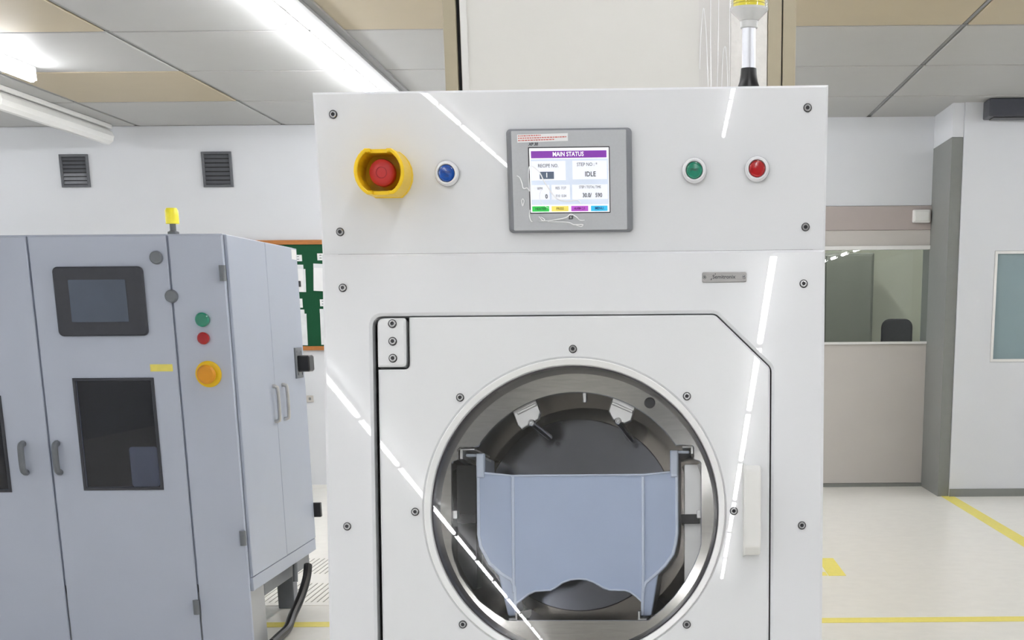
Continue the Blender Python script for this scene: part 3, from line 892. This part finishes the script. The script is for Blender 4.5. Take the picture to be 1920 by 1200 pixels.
lp = [(-0.1300, -0.2375), (-0.1303, -0.340), (-0.1279, -0.3556), (-0.1165, -0.3781), (-0.1028, -0.3932), (-0.0955, -0.4220), (-0.0905, -0.4440)]
rp = [(0.1281, -0.2345), (0.1284, -0.3391), (0.1265, -0.3530), (0.1234, -0.3661), (0.1132, -0.3811), (0.1023, -0.3919), (0.0980, -0.4180), (0.0935, -0.4435)]
obj('side_wall', ribbon(lp, 0.0032, -0.195, -0.0712, 1), 'cassette', cs, LOW)
obj('side_wall', ribbon(rp, 0.0032, -0.195, -0.0712, -1), 'cassette', cs, LOW)
# bright moulded lips along the outline and the two ribs
def lip(path, sgn, name='moulded_lip', wd=0.0040):
    obj(name, ribbon(path, wd, -0.0655, -0.0630, sgn), 'cassette_edge', cs, LOW)


lip([(-0.1297, -0.2380), (-0.1300, -0.340), (-0.1276, -0.3553), (-0.1163, -0.3775), (-0.1010, -0.3915), (-0.0880, -0.3995), (-0.0842, -0.4080), (-0.0832, -0.4440)], 1)
lip([(0.1278, -0.2350), (0.1281, -0.3391), (0.1262, -0.3527), (0.1230, -0.3658), (0.1128, -0.3808), (0.1000, -0.3930), (0.0880, -0.4030), (0.0845, -0.4110), (0.0842, -0.4440)], -1)
lip([(-0.1195, -0.2609), (-0.0844, -0.2644), (0.0, -0.2641), (0.0847, -0.2637), (0.1175, -0.2605)], -1, 'top_lip', 0.0022)
lip([(-0.0805, -0.4297), (-0.0640, -0.4172), (-0.0560, -0.4135), (-0.0360, -0.4122), (-0.0300, -0.4092), (-0.0204, -0.4025), (-0.0100, -0.3987), (0.0003, -0.3977), (0.0100, -0.3985), (0.0188, -0.4018), (0.0320, -0.4095), (0.0400, -0.4119), (0.0600, -0.4125), (0.0660, -0.4147), (0.0730, -0.4197), (0.0815, -0.4275)], 1, 'bottom_lip', 0.0022)
for u in (-0.0836, 0.0830):
    obj('rib', plate(NB(), [(u - 0.0020, -0.4150), (u + 0.0020, -0.4150), (u + 0.0020, -0.2665), (u - 0.0020, -0.2665)], -0.0655, -0.0625, b=0.0012), 'cassette_edge', cs, LOW)
obj('carry_flange', plate(NB(), rrect(-0.1435, -0.1265, -0.2412, -0.2375, 0.0012, 3), -0.165, -0.0650, b=0.0008), 'cassette_edge', cs, LOW)
obj('carry_flange', plate(NB(), rrect(0.1245, 0.1420, -0.2382, -0.2345, 0.0012, 3), -0.165, -0.0650, b=0.0008), 'cassette_edge', cs, LOW)
obj('handle_post', plate(NB(), [(-0.1296, -0.2680), (-0.1200, -0.2680), (-0.1200, -0.2375), (-0.1296, -0.2375)], -0.0655, -0.0600, b=0.0012), 'cassette_edge', cs, LOW)
obj('handle_post', plate(NB(), [(0.1185, -0.2680), (0.1277, -0.2680), (0.1277, -0.2345), (0.1185, -0.2345)], -0.0655, -0.0600, b=0.0012), 'cassette_edge', cs, LOW)
obj('far_wall', plate(NB(), [(-0.1265, -0.33), (0.125, -0.33), (0.112, -0.372), (0.09, -0.392), (-0.09, -0.392), (-0.112, -0.372)], -0.1945, -0.190), 'cassette', cs, LOW)

# ================================================================== SIGNAL TOWER on the machine top (fixed to it)
TWX, TWY, TZ = 0.1200, 1.95, OZ + HU - 0.002
TW = Matrix.Translation((TWX, TWY, TZ))
tw = obj('signal_tower', lathe(NB(), [(0, 0.0003), (0.024, 0.0003), (0.024, 0.004), (0.020, 0.008), (0.0145, 0.018), (0.0115, 0.026), (0.0103, 0.034), (0.0098, 0.0415), (0, 0.0415)], 40), 'black', mc, TW, smooth=True)
obj('pole', lathe(NB(), [(0, 0.0417), (0.0085, 0.0417), (0.0085, 0.0905), (0, 0.0905)], 32), 'alu', tw, TW, smooth=True)
obj('collar', lathe(NB(), [(0.0087, 0.0880), (0.0108, 0.0885), (0.0112, 0.0965), (0.0087, 0.0965)], 32, close=True), 'clear_grey', tw, TW, smooth=True)
obj('funnel', lathe(NB(), [(0.009, 0.0967), (0.0115, 0.0967), (0.0236, 0.1085), (0.0240, 0.1110), (0.0215, 0.1110), (0.009, 0.100)], 40, close=True), 'clear_grey', tw, TW, smooth=True)
obj('lamp_lens', lathe(NB(), [(0.0238, 0.1112), (0.0238, 0.235), (0.0232, 0.235), (0.0232, 0.1112)], 40, close=True), 'clear_lens', tw, TW, smooth=True)
obj('yellow_lamp', lathe(NB(), [(0, 0.1118), (0.0195, 0.1118), (0.0195, 0.150), (0, 0.150)], 32), 'tower_yellow', tw, TW, smooth=True)
for k in range(6):
    z = 0.1155 + 0.0034 * k
    obj('lamp_rib', lathe(NB(), [(0.0196, z), (0.0199, z), (0.0199, z + 0.0009), (0.0196, z + 0.0009)], 32, close=True), 'tower_text', tw, TW)
obj('green_lamp', lathe(NB(), [(0, 0.152), (0.0195, 0.152), (0.0195, 0.190), (0, 0.190)], 32), 'lens_green', tw, TW, smooth=True)
obj('red_lamp', lathe(NB(), [(0, 0.192), (0.0195, 0.192), (0.0195, 0.232), (0, 0.232)], 32), 'lens_red', tw, TW, smooth=True)
obj('cap', lathe(NB(), [(0, 0.236), (0.0245, 0.236), (0.0245, 0.246), (0.02, 0.250), (0, 0.250)], 32), 'black', tw, TW, smooth=True)

# ================================================================== CLEAR FILM hanging on the column
fb = NB()
nx, nz = 60, 2
rows = []
for k in range(nz):
    z = 0.9 + (2.6 - 0.9) * k / (nz - 1)
    rows.append([fb.verts.new((0.117 + (0.198 - 0.117) * i / nx, CY - 0.014 - 0.0012 * math.sin(i * 0.52) - 0.0005 * math.sin(i * 1.3 + 1), z)) for i in range(nx + 1)])
for i in range(nx):
    fb.faces.new((rows[0][i], rows[0][i + 1], rows[1][i + 1], rows[1][i]))
bmesh.ops.solidify(fb, geom=fb.faces[:], thickness=0.0004)
cf = tag(obj('plastic_film', fb, 'clear_film', smooth=True), 'clear wrinkled plastic film hanging on the white column beside signal tower', 'film')
for p in [[(0.119, 1.978), (0.122, 2.056), (0.126, 2.103), (0.129, 2.122), (0.132, 2.103), (0.136, 2.056), (0.142, 1.90)], [(0.147, 2.30), (0.147, 2.046), (0.149, 1.90)], [(0.169, 2.30), (0.166, 2.027), (0.163, 1.90)], [(0.174, 1.90), (0.178, 1.999), (0.181, 2.025), (0.184, 2.031), (0.186, 2.023), (0.189, 1.989), (0.193, 1.90)], [(0.1955, 2.30), (0.1955, 1.90)]]:
    pts = smooth_path([(x, CY - 0.022, z) for x, z in p], 5)
    obj('fold_glint', tube(NB(), pts, 0.0009, 6), 'film', cf, smooth=True)  # white lines painted in for light caught along the folds

# ================================================================== GREY CABINET on the left
CX0, CX1, CF, CB, CZ0, CZ1 = -3.25, -1.69, 5.93, 7.09, 0.30, 1.70
cab = tag(empty('equipment_cabinet', (-2.47, 6.5, 0)), 'tall grey equipment cabinet with dark windows, small screen and amber stop button', 'cabinet')
obj('body', bx(CX0, CX1 - 0.012, CF + 0.014, CB, CZ0, CZ1), 'cab', cab, bevel=0.004)
# front doors (FR: x right, z up, w towards the viewer)
FR = Matrix(((1, 0, 0, 0), (0, 0, -1, CF + 0.012), (0, 1, 0, 0), (0, 0, 0, 1)))


def fplate(name, outl, w0, w1, m, parent, holes=(), b=0.0):
    return obj(name, plate(NB(), outl, w0, w1, holes=holes, b=b), m, parent, FR)


R4 = lambda a, b, c, d: [(a, c), (b, c), (b, d), (a, d)]
wl, wr = R4(-2.96, -2.655, 0.705, 1.07), R4(-2.335, -2.032, 0.710, 1.136)
dl = fplate('door', R4(CX0 + 0.004, -2.474, 0.06, CZ1 - 0.006), 0.0, 0.014, 'cab', cab, [wl], 0.003)
d2 = fplate('door', R4(-2.466, -1.922, 0.06, CZ1 - 0.006), 0.0, 0.014, 'cab', cab, [wr], 0.003)
fplate('post_panel', R4(-1.914, CX1 - 0.012, 0.06, CZ1 - 0.006), 0.0, 0.014, 'cab', cab, (), 0.003)
for dd, ww, (a, b2, c, d) in ((dl, wl, (-2.96, -2.655, 0.705, 1.07)), (d2, wr, (-2.335, -2.032, 0.710, 1.136))):
    fplate('window_frame', R4(a - 0.012, b2 + 0.012, c - 0.012, d + 0.012), 0.0141, 0.020, 'bezel_dark', dd, [R4(a, b2, c, d)], 0.002)
    fplate('window_pane', R4(a, b2, c, d), 0.008, 0.012, 'dark_pane', dd)
    fplate('window_back', R4(a, b2, c, d), 0.0002, 0.0012, 'black', dd)
fplate('tank', rrect(-2.150, -2.036, 0.711, 0.872, 0.012), 0.0013, 0.0075, 'tank', d2, (), 0.001)
for x, dd in ((-2.575, dl), (-2.437, d2)):
    hb2 = NB()
    tube(hb2, smooth_path([(x, 0.89, 0.0142), (x, 0.885, 0.035), (x, 0.865, 0.045), (x, 0.795, 0.045), (x, 0.778, 0.035), (x, 0.773, 0.0142)], 4), 0.013, 10)
    obj('handle', hb2, 'cab_grey', dd, FR, smooth=True)
sc_ = fplate('display_unit', rrect(-2.378, -2.022, 1.312, 1.578, 0.02), 0.0141, 0.030, 'bezel_dark', d2, (), 0.005)
sc2 = fplate('display_glass', rrect(-2.318, -2.092, 1.366, 1.528, 0.004), 0.0302, 0.0312, 'scr_off', d2)
for x, z, r, m, nm in ((-1.802, 1.372, 0.028, 'lens_green', 'green_button'), (-1.804, 1.300, 0.024, 'lens_red', 'red_button')):
    obj(nm, lathe(NB(), [(0, 0.034), (r * 0.8, 0.034), (r, 0.028), (r, 0.0142), (0, 0.0142)], 24, (x, z)), m, cab, FR, smooth=True)
st = obj('stop_button', lathe(NB(), [(0.052, 0.0142), (0.052, 0.020), (0.044, 0.024), (0.026, 0.024), (0.026, 0.0142)], 32, (-1.797, 1.160), close=True), 'yellow', cab, FR, smooth=True)
obj('stop_knob', lathe(NB(), [(0, 0.062), (0.030, 0.060), (0.038, 0.050), (0.036, 0.040), (0.022, 0.036), (0.022, 0.0142), (0, 0.0142)], 32, (-1.797, 1.160)), 'amber', st, FR, smooth=True)
for x, z in ((-1.965, 1.61), (-1.918, 1.463)):
    obj('door_lock', lathe(NB(), [(0, 0.032), (0.020, 0.032), (0.024, 0.028), (0.026, 0.0145), (0, 0.0145)], 24, (x, z)), 'cab_grey', cab, FR, smooth=True)
for x, z in ((-1.705, 1.549), (-1.708, 0.498), (-1.925, 0.21)):
    obj('hinge', lathe(NB(), [(0, z - 0.03), (0.013, z - 0.03), (0.013, z + 0.03), (0, z + 0.03)], 16, (x, CF - 0.017)), 'cab_grey', cab, Matrix.Identity(4), smooth=True)
fplate('yellow_label', R4(-2.03, -1.94, 1.172, 1.200), 0.0141, 0.0148, 'tape', d2)
# side doors (SD: y back, z up, w out to the right)
SD = Matrix(((0, 0, 1, CX1 - 0.010), (1, 0, 0, 0), (0, 1, 0, 0), (0, 0, 0, 1)))
seam = 6.522
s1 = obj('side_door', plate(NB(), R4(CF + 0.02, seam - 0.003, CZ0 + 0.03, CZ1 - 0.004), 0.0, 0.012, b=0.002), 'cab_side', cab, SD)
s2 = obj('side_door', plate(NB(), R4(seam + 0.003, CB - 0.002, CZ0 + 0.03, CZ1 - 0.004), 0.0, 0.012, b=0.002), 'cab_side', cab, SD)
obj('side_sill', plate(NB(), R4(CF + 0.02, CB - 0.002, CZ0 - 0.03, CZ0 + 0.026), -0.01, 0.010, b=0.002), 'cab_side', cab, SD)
for y, dd in ((6.478, s1), (6.642, s2)):
    h3 = NB()
    tube(h3, smooth_path([(y, 1.088, 0.0121), (y, 1.085, 0.026), (y, 1.07, 0.034), (y, 0.955, 0.034), (y, 0.938, 0.026), (y, 0.935, 0.0121)], 4), 0.008, 10)
    obj('handle', h3, 'bright_steel', dd, SD, smooth=True)
lt = obj('latch', plate(NB(), R4(6.905, 7.035, 1.105, 1.245), 0.0121, 0.020, holes=[circ(6.93, 1.225, 0.006, 10), circ(7.01, 1.225, 0.006, 10), circ(6.93, 1.125, 0.006, 10), circ(7.01, 1.125, 0.006, 10)], b=0.002), 'cab_grey', s2, SD)
obj('latch_knob', plate(NB(), rrect(6.93, 7.03, 1.135, 1.210, 0.012), 0.0201, 0.075, b=0.006), 'black', s2, SD)
obj('paper_label', plate(NB(), R4(6.985, 7.075, 1.645, 1.690), 0.0121, 0.0128), 'paper', s2, SD)
# base
obj('base_frame', bx(CX0 + 0.05, CX1 - 0.03, 6.22, CB - 0.03, 0.20, CZ0 - 0.031), 'cab_grey', cab, bevel=0.003)
obj('pedestal', bx(CX0 + 0.004, CX1 - 0.03, CF + 0.0145, 6.215, 0.0, CZ0 - 0.031), 'cab_base', cab, bevel=0.003)
for x in (CX0 + 0.15, CX1 - 0.13):
    obj('leg', bx(x - 0.04, x + 0.04, CB - 0.14, CB - 0.06, 0.0, 0.199), 'cab_grey', cab, bevel=0.004)
obj('strut', tube(NB(), [(-1.70, 6.70, 0.268), (-1.70, 6.68, 0.18)], 0.012, 8), 'cab_grey', cab, smooth=True)
obj('bracket', bx(-1.71, -1.655, CB + 0.001, CB + 0.03, 0.43, 0.50), 'black', cab, bevel=0.003)
# small signal lamp on top
tl = obj('signal_lamp', lathe(NB(), [(0, 1.7005), (0.022, 1.7005), (0.022, 1.71), (0.012, 1.715), (0.012, 1.74), (0, 1.74)], 24, (-1.91, 5.99)), 'cab_grey', cab, Matrix.Identity(4), smooth=True)
obj('lamp_lens', lathe(NB(), [(0, 1.741), (0.026, 1.741), (0.026, 1.79), (0.02, 1.80), (0, 1.80)], 24, (-1.91, 5.99)), 'tower_yellow', tl, Matrix.Identity(4), smooth=True)
# cable
cb = tag(obj('power_cable', tube(NB(), smooth_path([(-1.655, 6.76, 0.245), (-1.652, 6.70, 0.19), (-1.66, 6.60, 0.12), (-1.672, 6.48, 0.06), (-1.668, 6.36, 0.025), (-1.665, 6.20, 0.0215), (-1.66, 6.05, 0.0215)], 6), 0.020, 10), 'black', smooth=True), 'thick black cable curving from the grey cabinet down to the floor', 'cable')

# ================================================================== BACK WALL THINGS
BX0, BX1, BZ0, BZ1 = -3.7, -2.35, 1.142, 2.018
nb = tag(empty('notice_board', (-3.0, YW, BZ0)), 'green felt notice board with orange wooden frame on back wall', 'notice board')
obj('felt', bx(BX0 + 0.03, BX1 - 0.03, YW - 0.016, YW - 0.001, BZ0 + 0.03, BZ1 - 0.03), 'green_felt', nb)
for a in ((BX0, BX1, BZ0, BZ0 + 0.034), (BX0, BX1, BZ1 - 0.036, BZ1), (BX0, BX0 + 0.034, BZ0 + 0.0345, BZ1 - 0.0365), (BX1 - 0.034, BX1, BZ0 + 0.0345, BZ1 - 0.0365)):
    obj('frame_bar', bx(a[0], a[1], YW - 0.030, YW - 0.001, a[2], a[3]), 'oak', nb, bevel=0.003)
YBd = YW - 0.0165


def pinned(name, x0, x1, z0, z1, m, label, cat, group, extra=None, tilt=0.0):
    root = tag(empty(name, ((x0 + x1) / 2, YBd, z0)), label, cat, group)
    Mx = Matrix.Translation(((x0 + x1) / 2, YBd - 0.001, (z0 + z1) / 2)) @ Matrix.Rotation(tilt, 4, 'Y')
    hx, hz = (x1 - x0) / 2, (z1 - z0) / 2
    obj('sheet', bx(-hx, hx, -0.003, 0, -hz, hz), m, root, Mx, bevel=0.0008, seg=1)
    if extra == 'sleeve':
        obj('top_edge', bx(-hx, hx, -0.006, -0.0032, hz - 0.02, hz + 0.012), 'sleeve', root, Mx)
        obj('side_edge', bx(hx - 0.004, hx + 0.016, -0.006, -0.0032, -hz, hz - 0.021), 'sleeve', root, Mx)
    if extra == 'print':
        for k in range(2):
            b = NB()
            for q in range(3):
                xx = -hx * 0.7 + q * hx * 0.5
                box(b, xx, xx + hx * 0.3, -0.0042, -0.0032, hz * (0.35 - 0.8 * k), hz * (0.55 - 0.8 * k))
            tag(obj('print_mark', b, 'ink_grey', root, Mx), kind='stuff')
    return root


pinned('name_tag', -3.00, -2.884, 1.852, 1.902, 'paper', 'small white tag at top of green board, partly behind cabinet', 'tag', 'tags on the board', 'print')
pinned('name_tag', -2.758, -2.64, 1.858, 1.912, 'paper', 'small white tag at top of green board, beside machine edge', 'tag', 'tags on the board', 'print')
pinned('name_tag', -3.01, -2.903, 1.485, 1.557, 'paper', 'small white tag halfway down green board, partly behind cabinet', 'tag', 'tags on the board', 'print')
pinned('name_tag', -2.760, -2.65, 1.495, 1.550, 'paper', 'small white tag halfway down green board, beside machine edge', 'tag', 'tags on the board', 'print')
pinned('document_sleeve', -3.08, -2.880, 1.612, 1.815, 'paper', 'upper clear sleeve with white sheet on green board, partly behind cabinet', 'document', 'sleeves on the board', 'sleeve', 0.03)
pinned('document_sleeve', -2.800, -2.58, 1.612, 1.815, 'paper', 'upper clear sleeve with white sheet on green board, beside machine edge', 'document', 'sleeves on the board', 'sleeve', 0.06)
pinned('document_sleeve', -3.07, -2.895, 1.185, 1.46, 'sleeve', 'lower clear sleeve on green board, partly behind the grey cabinet', 'document', 'sleeves on the board', 'sleeve', 0.02)
pinned('document_sleeve', -2.768, -2.57, 1.185, 1.46, 'sleeve', 'lower clear sleeve on green board, beside the white machine edge', 'document', 'sleeves on the board', 'sleeve', 0.02)
tag(obj('magnet', bx(-2.955, -2.905, YBd - 0.016, YBd - 0.0075, 1.650, 1.697), 'black', bevel=0.003), 'small black magnet holding the upper document sleeve on green board', 'magnet')

sw = tag(empty('wall_switch', (-2.895, YW, 0.72)), 'small grey wall switch below the green board', 'switch')
obj('switch_plate', bx(-2.925, -2.868, YW - 0.012, YW - 0.001, 0.72, 0.775), 'greige', sw, bevel=0.003)
obj('rocker', bx(-2.906, -2.887, YW - 0.018, YW - 0.0125, 0.737, 0.758), 'corner_grey', sw, bevel=0.002)


def wall_vent(x0, x1, z0, z1, label, light):
    r = tag(empty('wall_vent', ((x0 + x1) / 2, YW, z0)), label, 'vent', 'vents on the back wall')
    FW = Matrix(((1, 0, 0, 0), (0, 0, -1, YW - 0.001), (0, 1, 0, 0), (0, 0, 0, 1)))
    obj('frame', plate(NB(), R4(x0, x1, z0, z1), 0, 0.02, holes=[R4(x0 + 0.02, x1 - 0.02, z0 + 0.02, z1 - 0.02)], b=0.003), 'vent', r, FW)
    obj('backing', plate(NB(), R4(x0 + 0.02, x1 - 0.02, z0 + 0.02, z1 - 0.02), 0, 0.003), 'dark', r, FW)
    n = 7
    h = (z1 - z0 - 0.04) / n
    for k in range(n):
        zc = z0 + 0.02 + h * (k + 0.5)
        b = bx(x0 + 0.021, x1 - 0.021, -0.0012, 0.0012, -h * 0.42, h * 0.42)
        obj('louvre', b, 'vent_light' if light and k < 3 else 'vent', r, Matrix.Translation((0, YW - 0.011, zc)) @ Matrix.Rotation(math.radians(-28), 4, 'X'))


wall_vent(-4.785, -4.555, 2.440, 2.690, 'square grey louvred vent high on back wall, the left one', True)
wall_vent(-3.640, -3.400, 2.432, 2.702, 'square dark louvred vent high on back wall, the right one', False)

# ================================================================== RIGHT SIDE THINGS
bxr = tag(empty('ceiling_unit', (2.85, RY - 0.15, 2.76)), 'dark grey box unit under the ceiling at the top right corner', 'ceiling unit')
obj('case', bx(2.43, 3.4, RY - 0.22, RY - 0.002, 2.775, ZC - 0.002), 'bezel_dark', bxr, bevel=0.008)
obj('grille', bx(2.47, 3.36, RY - 0.18, RY - 0.04, 2.768, 2.7745), 'black', bxr)
wb = tag(empty('wall_lamp', (2.15, YP - 0.01, 2.10)), 'small white lamp box on the taupe header by the corner', 'lamp box')
obj('lamp_case', bx(2.06, 2.20, YP - 0.06, YP - 0.0105, 2.10, 2.20), 'satin_white', wb, bevel=0.01)
obj('lamp_cover', bx(2.075, 2.185, YP - 0.068, YP - 0.0605, 2.115, 2.185), 'lamp_dead', wb, bevel=0.002)
oc = tag(empty('storage_cabinet', (1.7, 14.4, 0)), 'dark olive storage cabinet standing behind the glass partition', 'cabinet')
obj('carcass', bx(1.15, 2.06, 14.1, 14.7, 0.0, 1.96), 'olive_dark', oc, bevel=0.01)
obj('door', bx(1.17, 1.60, 14.08, 14.099, 0.05, 1.94), 'olive_dark', oc, bevel=0.004)
obj('door', bx(1.61, 2.04, 14.08, 14.099, 0.05, 1.94), 'olive_dark', oc, bevel=0.004)
obj('handle', bx(1.565, 1.585, 14.05, 14.0795, 1.20, 1.40), 'cab_grey', oc, bevel=0.004)
ch = tag(empty('swivel_chair', (2.36, 14.3, 0)), 'dark chair back showing low behind the glass partition', 'chair')
obj('backrest', plate(NB(), rrect(2.20, 2.50, 1.0, 1.36, 0.08), -0.02, 0.03, b=0.01), 'dark', ch, Matrix(((1, 0, 0, 0), (0, 0, -1, 14.45), (0, 1, 0, 0), (0, 0, 0, 1))))
obj('seat', bx(2.15, 2.55, 14.05, 14.45, 0.62, 0.70), 'dark', ch, bevel=0.02)
obj('pedestal', bx(2.32, 2.38, 14.20, 14.26, 0.02, 0.619), 'cab_grey', ch, bevel=0.005)
for s in range(5):
    a = 2 * math.pi * s / 5
    obj('foot', tube(NB(), [(2.35, 14.23, 0.05), (2.35 + 0.26 * math.cos(a), 14.23 + 0.26 * math.sin(a), 0.03)], 0.018, 8), 'dark', ch)
